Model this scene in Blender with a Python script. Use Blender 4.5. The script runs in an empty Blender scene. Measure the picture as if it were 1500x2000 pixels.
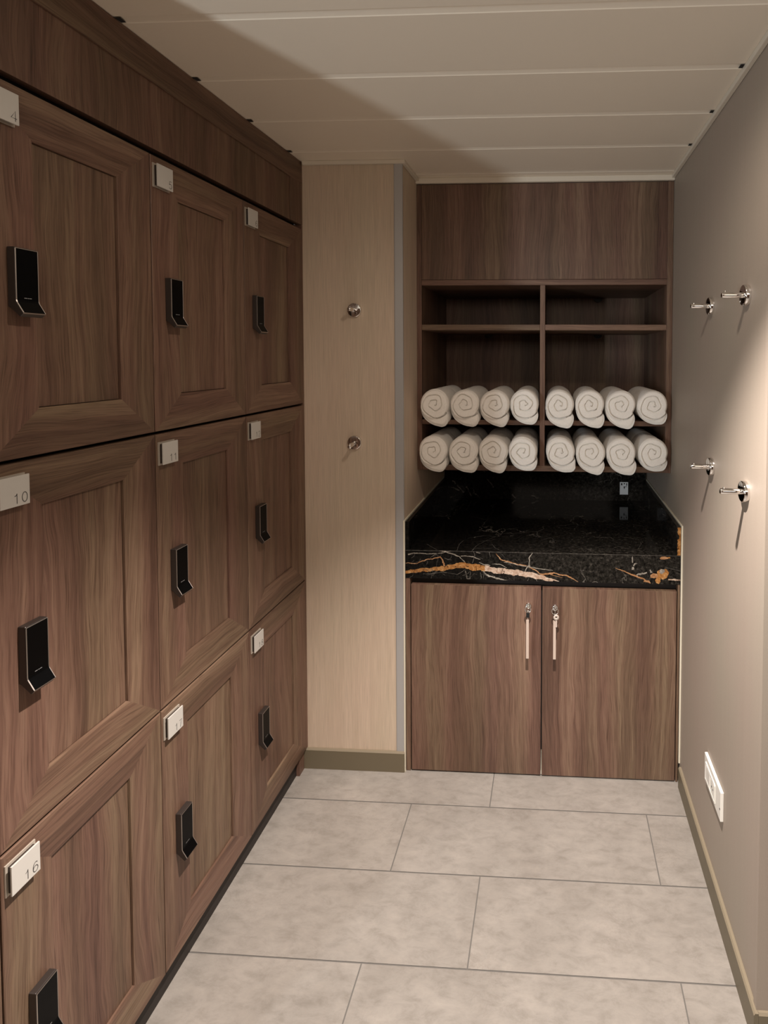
import bpy, bmesh, math, random
from mathutils import Vector, Matrix
S = bpy.context.scene
COL = S.collection
R = random.Random(7)
PI = math.pi

# ------------------------------------------------------------------ camera
CX, CY, CZ = 0.8697, -1.8994, 1.4848
YAW, PITCH, ROLL = 0.0528, -0.0352, 0.0031
F_PX, PPX, PPY = 1080.0, 1021.07, 731.41
cam_d = bpy.data.cameras.new('camera')
cam = bpy.data.objects.new('camera', cam_d)
COL.objects.link(cam)
fw = Vector((-math.sin(YAW) * math.cos(PITCH), math.cos(YAW) * math.cos(PITCH), math.sin(PITCH)))
rt0 = Vector((math.cos(YAW), math.sin(YAW), 0))
up0 = rt0.cross(fw)
rt = rt0 * math.cos(ROLL) + up0 * math.sin(ROLL)
up = up0 * math.cos(ROLL) - rt0 * math.sin(ROLL)
M = Matrix((rt, up, -fw)).transposed().to_4x4()
M.translation = Vector((CX, CY, CZ))
cam.matrix_world = M
cam_d.sensor_fit = 'VERTICAL'
cam_d.sensor_height = 24.0
cam_d.lens = F_PX / 2000.0 * 24.0
cam_d.shift_x = (750 - PPX) / 2000.0
cam_d.shift_y = -(1000 - PPY) / 2000.0
cam_d.clip_start = 0.02
S.camera = cam

# ------------------------------------------------------------------ world, lights, exposure
S.view_settings.view_transform = 'Standard'
S.view_settings.look = 'None'
S.view_settings.gamma = 1.0
S.view_settings.use_curve_mapping = False
S.view_settings.exposure = 1.6
wd = bpy.data.worlds.new('world')
S.world = wd
wd.use_nodes = True
wd.node_tree.nodes['Background'].inputs[0].default_value = (0.9, 0.8, 0.7, 1)
wd.node_tree.nodes['Background'].inputs[1].default_value = 0.02


def lamp(name, kind, loc, power, color, aim=None, **kw):
    d = bpy.data.lights.new(name, kind)
    d.energy = power
    d.color = color
    for k, v in kw.items():
        setattr(d, k, v)
    o = bpy.data.objects.new(name, d)
    COL.objects.link(o)
    o.location = loc
    if aim is not None:
        o.rotation_euler = (Vector(aim) - Vector(loc)).to_track_quat('-Z', 'Y').to_euler()
    return o


WARM = (1.0, 0.90, 0.83)
LX, LY, H = 0.88, -1.0, 2.1515
# recessed ceiling downlight: its reflector cone, and the wider spill around it
lamp('downlight_beam', 'SPOT', (LX, LY, 2.135), 92, (1.0, 0.915, 0.86), (LX, LY, 0), spot_size=math.radians(90), spot_blend=0.70, shadow_soft_size=0.012)
lamp('downlight_spill', 'SPOT', (LX, LY, 2.13), 4.2, (1.0, 0.87, 0.76), (LX, LY, 0), spot_size=math.radians(172), spot_blend=0.6, shadow_soft_size=0.03)
# second downlight of the same row, further back in the room
lamp('downlight_beam', 'SPOT', (LX, -2.75, 2.135), 12, WARM, (LX, -2.75, 0), spot_size=math.radians(110), spot_blend=0.4, shadow_soft_size=0.04)
# cool light of the mirror lamp in the room round the corner behind the lockers
lamp('mirror_lamp_light', 'AREA', (-0.98, -3.05, 1.1), 11.5, (0.86, 0.94, 1.0), (0.6, -0.05, 1.7), shape='RECTANGLE', size=0.12, size_y=1.0)

# wide warm fill light added behind the camera to lift pillar, cabinet and towels
lamp('rear_fill_light', 'AREA', (1.0, -3.45, 2.0), 3.6, (1.0, 0.84, 0.70), (0.75, 0.0, 1.45), shape='RECTANGLE', size=1.2, size_y=0.5)

# ------------------------------------------------------------------ shared measures (metres)
W = 1.3196           # right wall
D2, D3 = 0.2031, 0.7101
XC = 0.3511          # corner of the left pillar wall
Y0, LW = -1.0961, 0.362
T0, Z1, Z2, ZB = 1.9177, 1.3098, 0.6849, 0.0756
ZS, ZC, ZCB, ZU = 0.8981, 0.7985, 0.6985, 1.0400
ZBB = 0.0723
YC = -0.726
YF = -0.0            # cabinet front


# ------------------------------------------------------------------ materials
def mat(name):
    m = bpy.data.materials.new(name)
    m.use_nodes = True
    nt = m.node_tree
    b = nt.nodes['Principled BSDF']
    return m, nt, b


def nd(nt, kind, **kw):
    n = nt.nodes.new(kind)
    for k, v in kw.items():
        if isinstance(k, str) and hasattr(n, k):
            setattr(n, k, v)
    return n


def plain(name, col, rough=0.5, metal=0.0, spec=0.5):
    m, nt, b = mat(name)
    n = nd(nt, 'ShaderNodeTexNoise')
    n.inputs['Scale'].default_value = 40
    n.inputs['Detail'].default_value = 3
    tc = nd(nt, 'ShaderNodeTexCoord')
    nt.links.new(tc.outputs['Object'], n.inputs['Vector'])
    mr = nd(nt, 'ShaderNodeMapRange')
    mr.inputs[3].default_value = rough * 0.9
    mr.inputs[4].default_value = min(1, rough * 1.1)
    nt.links.new(n.outputs['Fac'], mr.inputs[0])
    nt.links.new(mr.outputs[0], b.inputs['Roughness'])
    b.inputs['Base Color'].default_value = (*col, 1)
    b.inputs['Metallic'].default_value = metal
    b.inputs['Specular IOR Level'].default_value = spec
    return m


def ramp(nt, src, stops):
    r = nd(nt, 'ShaderNodeValToRGB')
    e = r.color_ramp.elements
    while len(e) < len(stops):
        e.new(0.5)
    for el, (p, c) in zip(e, stops):
        el.position = p
        el.color = (*c, 1) if len(c) == 3 else c
    nt.links.new(src, r.inputs[0])
    return r


def math_n(nt, op, a, b=None):
    n = nd(nt, 'ShaderNodeMath')
    n.operation = op
    for i, q in enumerate((a, b)):
        if q is None:
            continue
        if isinstance(q, (int, float)):
            n.inputs[i].default_value = q
        else:
            nt.links.new(q, n.inputs[i])
    return n.outputs[0]


def mixc(nt, fac, a, b, mode='MIX'):
    n = nd(nt, 'ShaderNodeMix')
    n.data_type = 'RGBA'
    n.blend_type = mode
    for sock, q in ((n.inputs[0], fac), (n.inputs[6], a), (n.inputs[7], b)):
        if isinstance(q, (int, float)):
            sock.default_value = q
        elif isinstance(q, tuple):
            sock.default_value = (*q, 1) if len(q) == 3 else q
        else:
            nt.links.new(q, sock)
    return n.outputs[2]


def noise(nt, vec, scale, detail=4, rough=0.55, dist=0.0):
    n = nd(nt, 'ShaderNodeTexNoise')
    n.inputs['Scale'].default_value = scale
    n.inputs['Detail'].default_value = detail
    n.inputs['Roughness'].default_value = rough
    n.inputs['Distortion'].default_value = dist
    nt.links.new(vec, n.inputs['Vector'])
    return n.outputs['Fac']


def mapping(nt, vec, scale, loc=(0, 0, 0)):
    n = nd(nt, 'ShaderNodeMapping')
    n.inputs['Scale'].default_value = scale
    n.inputs['Location'].default_value = loc
    nt.links.new(vec, n.inputs['Vector'])
    return n.outputs[0]


def wood(name, dark, mid, light, rough=0.42):
    """vertical-grained laminate; uv: u across the grain, v along it, in metres"""
    m, nt, b = mat(name)
    uv = nd(nt, 'ShaderNodeUVMap').outputs[0]
    oi = nd(nt, 'ShaderNodeObjectInfo')
    sh = nd(nt, 'ShaderNodeCombineXYZ')
    nt.links.new(math_n(nt, 'MULTIPLY', oi.outputs['Random'], 37.0), sh.inputs[0])
    nt.links.new(math_n(nt, 'MULTIPLY', oi.outputs['Random'], 91.0), sh.inputs[1])
    va = nd(nt, 'ShaderNodeVectorMath')
    va.operation = 'ADD'
    nt.links.new(uv, va.inputs[0])
    nt.links.new(sh.outputs[0], va.inputs[1])
    base = va.outputs[0]
    # slow wander of the grain (gives the flame figure)
    wv = noise(nt, mapping(nt, base, (5.5, 1.7, 1)), 1.0, 3, 0.5)
    wob = nd(nt, 'ShaderNodeCombineXYZ')
    nt.links.new(math_n(nt, 'MULTIPLY', math_n(nt, 'SUBTRACT', wv, 0.5), 0.085), wob.inputs[0])
    va2 = nd(nt, 'ShaderNodeVectorMath')
    va2.operation = 'ADD'
    nt.links.new(base, va2.inputs[0])
    nt.links.new(wob.outputs[0], va2.inputs[1])
    g = va2.outputs[0]
    bands = noise(nt, mapping(nt, g, (13, 0.35, 1)), 1.0, 2, 0.5)
    streak = noise(nt, mapping(nt, g, (75, 1.6, 1)), 1.0, 4, 0.6)
    fine = noise(nt, mapping(nt, g, (330, 7, 1)), 1.0, 3, 0.65)
    pores = noise(nt, mapping(nt, g, (520, 10, 1)), 1.0, 3, 0.6)
    hue = noise(nt, mapping(nt, base, (9, 0.5, 1), (3, 8, 0)), 1.0, 2, 0.5)
    f = math_n(nt, 'ADD', math_n(nt, 'MULTIPLY', bands, 0.55), math_n(nt, 'MULTIPLY', streak, 0.45))
    c = ramp(nt, f, [(0.34, dark), (0.50, mid), (0.66, light)]).outputs[0]
    hu = ramp(nt, hue, [(0.38, (1.04, 0.935, 0.91)), (0.50, (1.0, 0.95, 0.88)), (0.62, (0.955, 0.985, 0.865))]).outputs[0]
    c = mixc(nt, 1.0, c, hu, 'MULTIPLY')
    fr = ramp(nt, fine, [(0.32, (0.68, 0.65, 0.63)), (0.5, (0.97, 0.97, 0.97)), (0.72, (1.18, 1.18, 1.16))]).outputs[0]
    c = mixc(nt, 0.9, c, fr, 'MULTIPLY')
    pr = ramp(nt, pores, [(0.36, (0.50, 0.47, 0.45)), (0.46, (1, 1, 1))]).outputs[0]
    c = mixc(nt, 0.6, c, pr, 'MULTIPLY')
    nt.links.new(c, b.inputs['Base Color'])
    b.inputs['Roughness'].default_value = rough
    b.inputs['Specular IOR Level'].default_value = 0.3
    bp = nd(nt, 'ShaderNodeBump')
    bp.inputs['Strength'].default_value = 0.18
    bp.inputs['Distance'].default_value = 0.001
    nt.links.new(fine, bp.inputs['Height'])
    nt.links.new(bp.outputs[0], b.inputs['Normal'])
    return m


WOOD = wood('walnut_laminate', (0.088, 0.050, 0.037), (0.155, 0.094, 0.068), (0.238, 0.161, 0.115))
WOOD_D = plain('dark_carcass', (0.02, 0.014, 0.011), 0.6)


def wallcover(name, k, weave):
    m, nt, b = mat(name)
    tc = nd(nt, 'ShaderNodeTexCoord').outputs['Object']
    a = noise(nt, mapping(nt, tc, (420, 420, 9 if weave > 0.5 else 300)), 1.0, 3, 0.6)
    g = noise(nt, mapping(nt, tc, (60, 60, 2)), 1.0, 3, 0.6)
    s = noise(nt, mapping(nt, tc, (3, 3, 1.2)), 1.0, 3, 0.5)
    c = ramp(nt, a, [(0.3, tuple(q * (1 - 0.13 * weave) for q in k)), (0.5, k), (0.7, tuple(q * (1 + 0.11 * weave) for q in k))]).outputs[0]
    c2 = ramp(nt, g, [(0.3, (0.93, 0.92, 0.90)), (0.7, (1.06, 1.06, 1.06))]).outputs[0]
    c = mixc(nt, 0.8 * weave, c, c2, 'MULTIPLY')
    c3 = ramp(nt, s, [(0.35, (1.03, 0.98, 0.97)), (0.65, (0.98, 1.01, 0.97))]).outputs[0]
    c = mixc(nt, 0.8, c, c3, 'MULTIPLY')
    nt.links.new(c, b.inputs['Base Color'])
    b.inputs['Roughness'].default_value = 0.55
    b.inputs['Specular IOR Level'].default_value = 0.3
    bp = nd(nt, 'ShaderNodeBump')
    bp.inputs['Strength'].default_value = 0.15
    bp.inputs['Distance'].default_value = 0.0006
    nt.links.new(a, bp.inputs['Height'])
    nt.links.new(bp.outputs[0], b.inputs['Normal'])
    return m


WALL = wallcover('smooth_wall_laminate', (0.345, 0.288, 0.238), 0.25)
WALL_P = wallcover('woven_wallcovering', (0.585, 0.47, 0.365), 1.0)
CEIL = plain('cream_ceiling_panel', (0.84, 0.75, 0.62), 0.45, 0, 0.4)
CEIL_TRIM = plain('cream_ceiling_trim', (0.70, 0.63, 0.52), 0.4)
DARKGAP = plain('dark_gap', (0.012, 0.010, 0.009), 0.8)
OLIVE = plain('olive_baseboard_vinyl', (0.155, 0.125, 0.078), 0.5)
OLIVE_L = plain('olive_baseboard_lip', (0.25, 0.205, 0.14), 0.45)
CREAM = plain('cream_strip_and_gap_light', (0.72, 0.66, 0.52), 0.4)
ALU = plain('brushed_aluminium', (0.44, 0.43, 0.42), 0.40, 0.25)
CHROME = plain('polished_chrome', (0.82, 0.80, 0.78), 0.06, 1.0)
BASEPL = plain('pale_champagne_metal', (0.46, 0.40, 0.33), 0.35, 0.1)
SPACER = plain('brown_spacer', (0.03, 0.02, 0.015), 0.5)
RIM = plain('dull_steel_rim', (0.42, 0.37, 0.33), 0.36, 0.9)
STEEL = plain('satin_steel', (0.62, 0.56, 0.50), 0.28, 1.0)
BRONZE = plain('dark_bronze_metal', (0.045, 0.035, 0.03), 0.34, 0.3)
NICKEL = plain('pale_nickel', (0.60, 0.50, 0.43), 0.5, 0.3)
BLACKG = plain('black_glass_plastic', (0.0012, 0.0012, 0.0013), 0.4, 0, 0.10)
BLACKM = plain('black_plastic', (0.006, 0.006, 0.006), 0.5)
GREYMARK = plain('light_grey_print', (0.30, 0.30, 0.30), 0.5)
PLATE = plain('off_white_acrylic', (0.56, 0.535, 0.49), 0.35)
INK = plain('dark_grey_print', (0.07, 0.065, 0.06), 0.5)
WHITEP = plain('white_plastic', (0.80, 0.77, 0.70), 0.3)
TAGP = plain('pinkish_white_plastic', (0.52, 0.41, 0.34), 0.4)
STICKER = plain('grey_white_sticker', (0.75, 0.77, 0.78), 0.4)
GROUT = plain('grey_grout', (0.15, 0.137, 0.122), 0.8)
LENS = None


def tilemat():
    m, nt, b = mat('beige_stone_tile')
    uv = nd(nt, 'ShaderNodeUVMap').outputs[0]
    a = noise(nt, uv, 5.5, 6, 0.60, 0.25)
    rot = nd(nt, 'ShaderNodeMapping')
    rot.inputs['Rotation'].default_value = (0, 0, 0.5)
    rot.inputs['Scale'].default_value = (16, 34, 1)
    nt.links.new(uv, rot.inputs['Vector'])
    w = noise(nt, rot.outputs[0], 1.0, 9, 0.74, 0.35)
    v = noise(nt, uv, 11, 8, 0.7, 2.2)
    c = ramp(nt, a, [(0.32, (0.270, 0.242, 0.212)), (0.55, (0.312, 0.282, 0.249)), (0.72, (0.340, 0.306, 0.270))]).outputs[0]
    c = mixc(nt, 0.85, c, ramp(nt, w, [(0.34, (0.76, 0.75, 0.73)), (0.5, (0.98, 0.98, 0.98)), (0.68, (1.14, 1.13, 1.12))]).outputs[0], 'MULTIPLY')
    vv = ramp(nt, math_n(nt, 'ABSOLUTE', math_n(nt, 'SUBTRACT', v, 0.5)), [(0.0, (0.74, 0.71, 0.68)), (0.018, (1, 1, 1))]).outputs[0]
    msk = ramp(nt, noise(nt, uv, 3.1, 3, 0.5), [(0.5, (0, 0, 0)), (0.68, (1, 1, 1))]).outputs[0]
    mk = nd(nt, 'ShaderNodeRGBToBW')
    nt.links.new(msk, mk.inputs[0])
    c = mixc(nt, math_n(nt, 'MULTIPLY', mk.outputs[0], 0.7), c, mixc(nt, 1.0, c, vv, 'MULTIPLY'))
    nt.links.new(c, b.inputs['Base Color'])
    b.inputs['Roughness'].default_value = 0.40
    b.inputs['Specular IOR Level'].default_value = 0.55
    bp = nd(nt, 'ShaderNodeBump')
    bp.inputs['Strength'].default_value = 0.12
    bp.inputs['Distance'].default_value = 0.002
    nt.links.new(w, bp.inputs['Height'])
    nt.links.new(bp.outputs[0], b.inputs['Normal'])
    return m


TILE = tilemat()


def marble():
    m, nt, b = mat('black_gold_marble')
    tc = nd(nt, 'ShaderNodeTexCoord').outputs['Object']
    sx = nd(nt, 'ShaderNodeSeparateXYZ')
    nt.links.new(tc, sx.inputs[0])
    n1 = noise(nt, tc, 85, 10, 0.80, 0.25)
    n2 = noise(nt, tc, 7, 3, 0.5)
    # grey cloudy mottling; its boost to the right paints in the downlight beam
    gx = nd(nt, 'ShaderNodeMapRange')
    gx.inputs[1].default_value = 0.55
    gx.inputs[2].default_value = 0.95
    nt.links.new(sx.outputs[0], gx.inputs[0])
    mot = ramp(nt, n1, [(0.42, (0.004, 0.0034, 0.0028)), (0.55, (0.026, 0.023, 0.019)), (0.72, (0.11, 0.098, 0.08))]).outputs[0]
    dk = ramp(nt, n1, [(0.42, (0.0022, 0.002, 0.0018)), (0.75, (0.020, 0.017, 0.014))]).outputs[0]
    fac = math_n(nt, 'MULTIPLY', gx.outputs[0], math_n(nt, 'MULTIPLY', n2, 1.7))
    c = mixc(nt, fac, dk, mot)
    # thin pale veins
    vo = nd(nt, 'ShaderNodeTexVoronoi')
    vo.feature = 'DISTANCE_TO_EDGE'
    vo.inputs['Scale'].default_value = 7.5
    ds = nd(nt, 'ShaderNodeVectorMath')
    ds.operation = 'ADD'
    nz = nd(nt, 'ShaderNodeTexNoise')
    nz.inputs['Scale'].default_value = 9
    nz.inputs['Detail'].default_value = 5
    nt.links.new(tc, nz.inputs['Vector'])
    sc = nd(nt, 'ShaderNodeVectorMath')
    sc.operation = 'SCALE'
    sc.inputs['Scale'].default_value = 0.22
    nt.links.new(nz.outputs['Color'], sc.inputs[0])
    nt.links.new(tc, ds.inputs[0])
    nt.links.new(sc.outputs[0], ds.inputs[1])
    nt.links.new(ds.outputs[0], vo.inputs['Vector'])
    ve = ramp(nt, vo.outputs['Distance'], [(0.0, (1, 1, 1)), (0.012, (0, 0, 0))]).outputs[0]
    bw = nd(nt, 'ShaderNodeRGBToBW')
    nt.links.new(ve, bw.inputs[0])
    msk = ramp(nt, noise(nt, tc, 5.5, 3, 0.6), [(0.50, (0, 0, 0)), (0.64, (1, 1, 1))]).outputs[0]
    bm_ = nd(nt, 'ShaderNodeRGBToBW')
    nt.links.new(msk, bm_.inputs[0])
    vf = math_n(nt, 'MULTIPLY', math_n(nt, 'MULTIPLY', bw.outputs[0], bm_.outputs[0]), 0.75)
    c = mixc(nt, vf, c, (0.30, 0.27, 0.23))
    nt.links.new(c, b.inputs['Base Color'])
    b.inputs['Roughness'].default_value = 0.06
    b.inputs['Specular IOR Level'].default_value = 0.08
    return m


MARBLE = marble()


def veinmat(name, c1, c2, c3, holes):
    m, nt, b = mat(name)
    tc = nd(nt, 'ShaderNodeTexCoord').outputs['Object']
    n1 = noise(nt, tc, 60, 5, 0.65, 0.8)
    c = ramp(nt, n1, [(0.33, c1), (0.5, c2), (0.66, c3)]).outputs[0]
    if holes:
        n2 = noise(nt, mapping(nt, tc, (70, 70, 110), (4, 2, 1)), 1.0, 3, 0.6)
        h = ramp(nt, n2, [(0.32, (0.05, 0.03, 0.02)), (0.40, (1, 1, 1))]).outputs[0]
        c = mixc(nt, 0.9, c, h, 'MULTIPLY')
    nt.links.new(c, b.inputs['Base Color'])
    b.inputs['Roughness'].default_value = 0.14
    b.inputs['Specular IOR Level'].default_value = 0.3
    return m


V_GOLD = veinmat('gold_vein', (0.22, 0.085, 0.02), (0.36, 0.16, 0.045), (0.50, 0.29, 0.12), True)
V_PINK = veinmat('peach_vein', (0.34, 0.21, 0.14), (0.48, 0.35, 0.26), (0.62, 0.50, 0.40), True)
V_ORG = veinmat('orange_vein', (0.22, 0.095, 0.035), (0.36, 0.18, 0.08), (0.46, 0.28, 0.16), False)
V_WHT = veinmat('pale_vein', (0.12, 0.105, 0.09), (0.26, 0.23, 0.19), (0.42, 0.37, 0.31), False)
V_GRY = veinmat('grey_vein_and_glint', (0.03, 0.027, 0.024), (0.075, 0.067, 0.058), (0.14, 0.125, 0.105), False)


def terry():
    m, nt, b = mat('white_terry_cloth')
    tc = nd(nt, 'ShaderNodeTexCoord').outputs['Object']
    a = noise(nt, tc, 700, 2, 0.6)
    g = noise(nt, tc, 60, 3, 0.6)
    hgt = math_n(nt, 'ADD', math_n(nt, 'MULTIPLY', a, 0.5), g)
    c = ramp(nt, a, [(0.3, (0.78, 0.735, 0.67)), (0.6, (0.93, 0.89, 0.825))]).outputs[0]
    nt.links.new(c, b.inputs['Base Color'])
    b.inputs['Roughness'].default_value = 0.95
    b.inputs['Specular IOR Level'].default_value = 0.1
    b.inputs['Sheen Weight'].default_value = 0.15
    bp = nd(nt, 'ShaderNodeBump')
    bp.inputs['Strength'].default_value = 0.5
    bp.inputs['Distance'].default_value = 0.002
    nt.links.new(hgt, bp.inputs['Height'])
    nt.links.new(bp.outputs[0], b.inputs['Normal'])
    return m


TERRY = terry()


# ------------------------------------------------------------------ mesh helpers
class MB:
    """collects faces with uv (metres) and material slots, and links them as ONE mesh object"""

    def __init__(self):
        self.v, self.f, self.uv, self.mi, self.sm = [], [], [], [], []

    def face(self, pts, uvs=None, mi=0, smooth=False):
        i = len(self.v)
        self.v += [tuple(p) for p in pts]
        self.f.append(list(range(i, i + len(pts))))
        self.uv.append(uvs or [(p[0], p[2]) for p in pts])
        self.mi.append(mi)
        self.sm.append(smooth)

    def box(self, a, b, grain='z', mi=0, skip=''):
        (x0, y0, z0), (x1, y1, z1) = a, b
        ou, ov = R.random() * 0.4, R.random() * 0.4
        gi = 'xyz'.index(grain)
        fs = {'-x': [(x0, y1, z0), (x0, y0, z0), (x0, y0, z1), (x0, y1, z1)],
              '+x': [(x1, y0, z0), (x1, y1, z0), (x1, y1, z1), (x1, y0, z1)],
              '-y': [(x0, y0, z0), (x1, y0, z0), (x1, y0, z1), (x0, y0, z1)],
              '+y': [(x1, y1, z0), (x0, y1, z0), (x0, y1, z1), (x1, y1, z1)],
              '-z': [(x0, y1, z0), (x1, y1, z0), (x1, y0, z0), (x0, y0, z0)],
              '+z': [(x0, y0, z1), (x1, y0, z1), (x1, y1, z1), (x0, y1, z1)]}
        for k, q in fs.items():
            if k in skip.split(','):
                continue
            ax = 'xyz'.index(k[1])
            rest = [i for i in range(3) if i != ax]
            if gi in rest:
                ui = [i for i in rest if i != gi][0]
                uv = [(p[ui] + ou, p[gi] + ov) for p in q]
            else:
                uv = [(p[rest[0]] + ou, p[rest[1]] * 0.1 + ov) for p in q]
            self.face(q, uv, mi)

    def grid(self, rows, mi=0, smooth=True, close=False):
        n = len(rows[0])
        base = len(self.v)
        for r in rows:
            self.v += [tuple(p) for p in r]
        for i in range(len(rows) - 1):
            for j in range(n if close else n - 1):
                j2 = (j + 1) % n
                q = [base + i * n + j, base + i * n + j2, base + (i + 1) * n + j2, base + (i + 1) * n + j]
                self.f.append(q)
                self.uv.append([(self.v[k][0], self.v[k][2]) for k in q])
                self.mi.append(mi)
                self.sm.append(smooth)

    def lathe(self, prof, c, axis, n=32, mi=0):
        """prof: (distance along axis, radius)"""
        a = Vector(axis).normalized()
        u = a.orthogonal().normalized()
        w = a.cross(u)
        rows = []
        for d, r in prof:
            r = max(r, 1e-5)
            rows.append([Vector(c) + a * d + (u * math.cos(t) + w * math.sin(t)) * r for t in [2 * PI * k / n for k in range(n)]])
        self.grid(rows, mi, True, True)

    def prism(self, poly, axis, a0, a1, mi=0, smooth=False):
        """poly: 2-D points; axis 'y' -> (x,z); 'z' -> (x,y); 'x' -> (y,z)"""
        def P(q, t):
            return {'x': (t, q[0], q[1]), 'y': (q[0], t, q[1]), 'z': (q[0], q[1], t)}[axis]
        n = len(poly)
        for i in range(n):
            j = (i + 1) % n
            self.face([P(poly[i], a0), P(poly[j], a0), P(poly[j], a1), P(poly[i], a1)], None, mi, smooth)
        self.face([P(q, a0) for q in reversed(poly)], None, mi)
        self.face([P(q, a1) for q in poly], None, mi)

    def build(self, name, mats, parent=None, bevel=0.0, seg=2, weld=True, angle=40):
        me = bpy.data.meshes.new(name)
        me.from_pydata(self.v, [], self.f)
        uvl = me.uv_layers.new(name='UVMap')
        k = 0
        for uv in self.uv:
            for q in uv:
                uvl.data[k].uv = q
                k += 1
        for p, mi, sm in zip(me.polygons, self.mi, self.sm):
            p.material_index = mi
            p.use_smooth = sm
        bm = bmesh.new()
        bm.from_mesh(me)
        if weld:
            bmesh.ops.remove_doubles(bm, verts=bm.verts, dist=1e-6)
        bmesh.ops.recalc_face_normals(bm, faces=bm.faces)
        bm.to_mesh(me)
        bm.free()
        for m in (mats if isinstance(mats, (list, tuple)) else [mats]):
            me.materials.append(m)
        o = bpy.data.objects.new(name, me)
        COL.objects.link(o)
        if parent is not None:
            o.parent = parent
        if bevel:
            md = o.modifiers.new('bevel', 'BEVEL')
            md.width = bevel
            md.segments = seg
            md.limit_method = 'ANGLE'
            md.angle_limit = math.radians(angle)
        return o


def tag(o, label, cat, group=None):
    o['label'] = label
    o['category'] = cat
    if group:
        o['group'] = group
    return o


def thing(name, label, cat, loc=(0, 0, 0), group=None):
    o = bpy.data.objects.new(name, None)
    o.empty_display_size = 0.05
    COL.objects.link(o)
    o.location = loc
    return tag(o, label, cat, group)


def struct(o):
    o['kind'] = 'structure'
    return o


def bx(name, a, b, m, parent=None, grain='z', bevel=0.0, skip=''):
    q = MB()
    q.box(a, b, grain, 0, skip)
    return q.build(name, m, parent, bevel)


def ribbon(mb, pts, w, P, mi=0, taper=None, jag=0.0, seed=0):
    """flat strip along 2-D polyline pts of width(s) w; P maps (a,b) to 3-D"""
    rr = random.Random(seed)
    n = len(pts)
    ws = [w] * n if isinstance(w, (int, float)) else list(w)
    # resample
    q, qw = [], []
    for i in range(n - 1):
        L = math.dist(pts[i], pts[i + 1])
        k = max(1, int(L / 0.0016)) if jag else 1
        for t in range(k):
            s = t / k
            q.append((pts[i][0] * (1 - s) + pts[i + 1][0] * s, pts[i][1] * (1 - s) + pts[i + 1][1] * s))
            qw.append(ws[i] * (1 - s) + ws[i + 1] * s)
    q.append(pts[-1])
    qw.append(ws[-1])
    if jag:
        def vn(per):
            kk = [rr.uniform(-1, 1) for _ in range(int(len(q) / per) + 3)]
            out = []
            for t in range(len(q)):
                u = t / per
                a = int(u)
                f = u - a
                f = f * f * (3 - 2 * f)
                out.append(kk[a] * (1 - f) + kk[a + 1] * f)
            return out
        n1, n2, n3, n4, n5, n6 = vn(7), vn(2.2), vn(7), vn(2.2), vn(9), vn(3)
        amp = min(0.0012, 0.30 * sum(qw) / len(qw)) + 0.0005
        q2 = []
        for i in range(len(q)):
            a, b = q[max(0, i - 1)], q[min(len(q) - 1, i + 1)]
            l = math.dist(a, b) or 1
            d = amp * (n5[i] * 0.9 + n6[i] * 0.5)
            q2.append((q[i][0] - (b[1] - a[1]) / l * d, q[i][1] + (b[0] - a[0]) / l * d))
        q = q2
    Lr, Rr = [], []
    for i in range(len(q)):
        a, b = q[max(0, i - 1)], q[min(len(q) - 1, i + 1)]
        dx, dy = b[0] - a[0], b[1] - a[1]
        l = math.hypot(dx, dy) or 1
        nx, ny = -dy / l, dx / l
        h = qw[i] / 2
        j1, j2 = (jag * 1.6 * qw[i] * (n1[i] + 0.6 * n2[i]), jag * 1.6 * qw[i] * (n3[i] + 0.6 * n4[i])) if jag else (0, 0)
        Lr.append(P(q[i][0] + nx * (h + j1), q[i][1] + ny * (h + j1)))
        Rr.append(P(q[i][0] - nx * (h + j2), q[i][1] - ny * (h + j2)))
    for i in range(len(q) - 1):
        mb.face([Lr[i], Rr[i], Rr[i + 1], Lr[i + 1]], None, mi)


# ------------------------------------------------------------------ the room
YR = -3.6            # rear of the changing room
XL, XR = -1.9, 2.6

# floor: tiles 240 mm deep, third-bond, on grout
g = MB()
FA, TP, TL = -0.1429, 0.24, 0.7687
gw = 0.0017
for k in range(-4, 15):
    y1 = FA - k * TP
    y0 = y1 - TP
    off = 0.4126 if k % 2 == 0 else 0.6722
    for i in range(-4, 5):
        x0 = off + (i - 1) * TL
        x1 = x0 + TL
        cx0, cx1 = max(x0 + gw, XL), min(x1 - gw, XR)
        cy0, cy1 = max(y0 + gw, YR), min(y1 - gw, 0.72)
        if cx1 - cx0 < 0.01 or cy1 - cy0 < 0.01:
            continue
        ou, ov = R.random() * 30, R.random() * 30
        g.face([(cx0, cy0, 0), (cx1, cy0, 0), (cx1, cy1, 0), (cx0, cy1, 0)],
               [(cx0 + ou, cy0 + ov), (cx1 + ou, cy0 + ov), (cx1 + ou, cy1 + ov), (cx0 + ou, cy1 + ov)], 0)
g.box((XL, YR, -0.05), (XR, 0.72, -0.0012), 'x', 1)
struct(g.build('floor', [TILE, GROUT], weld=False))

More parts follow.
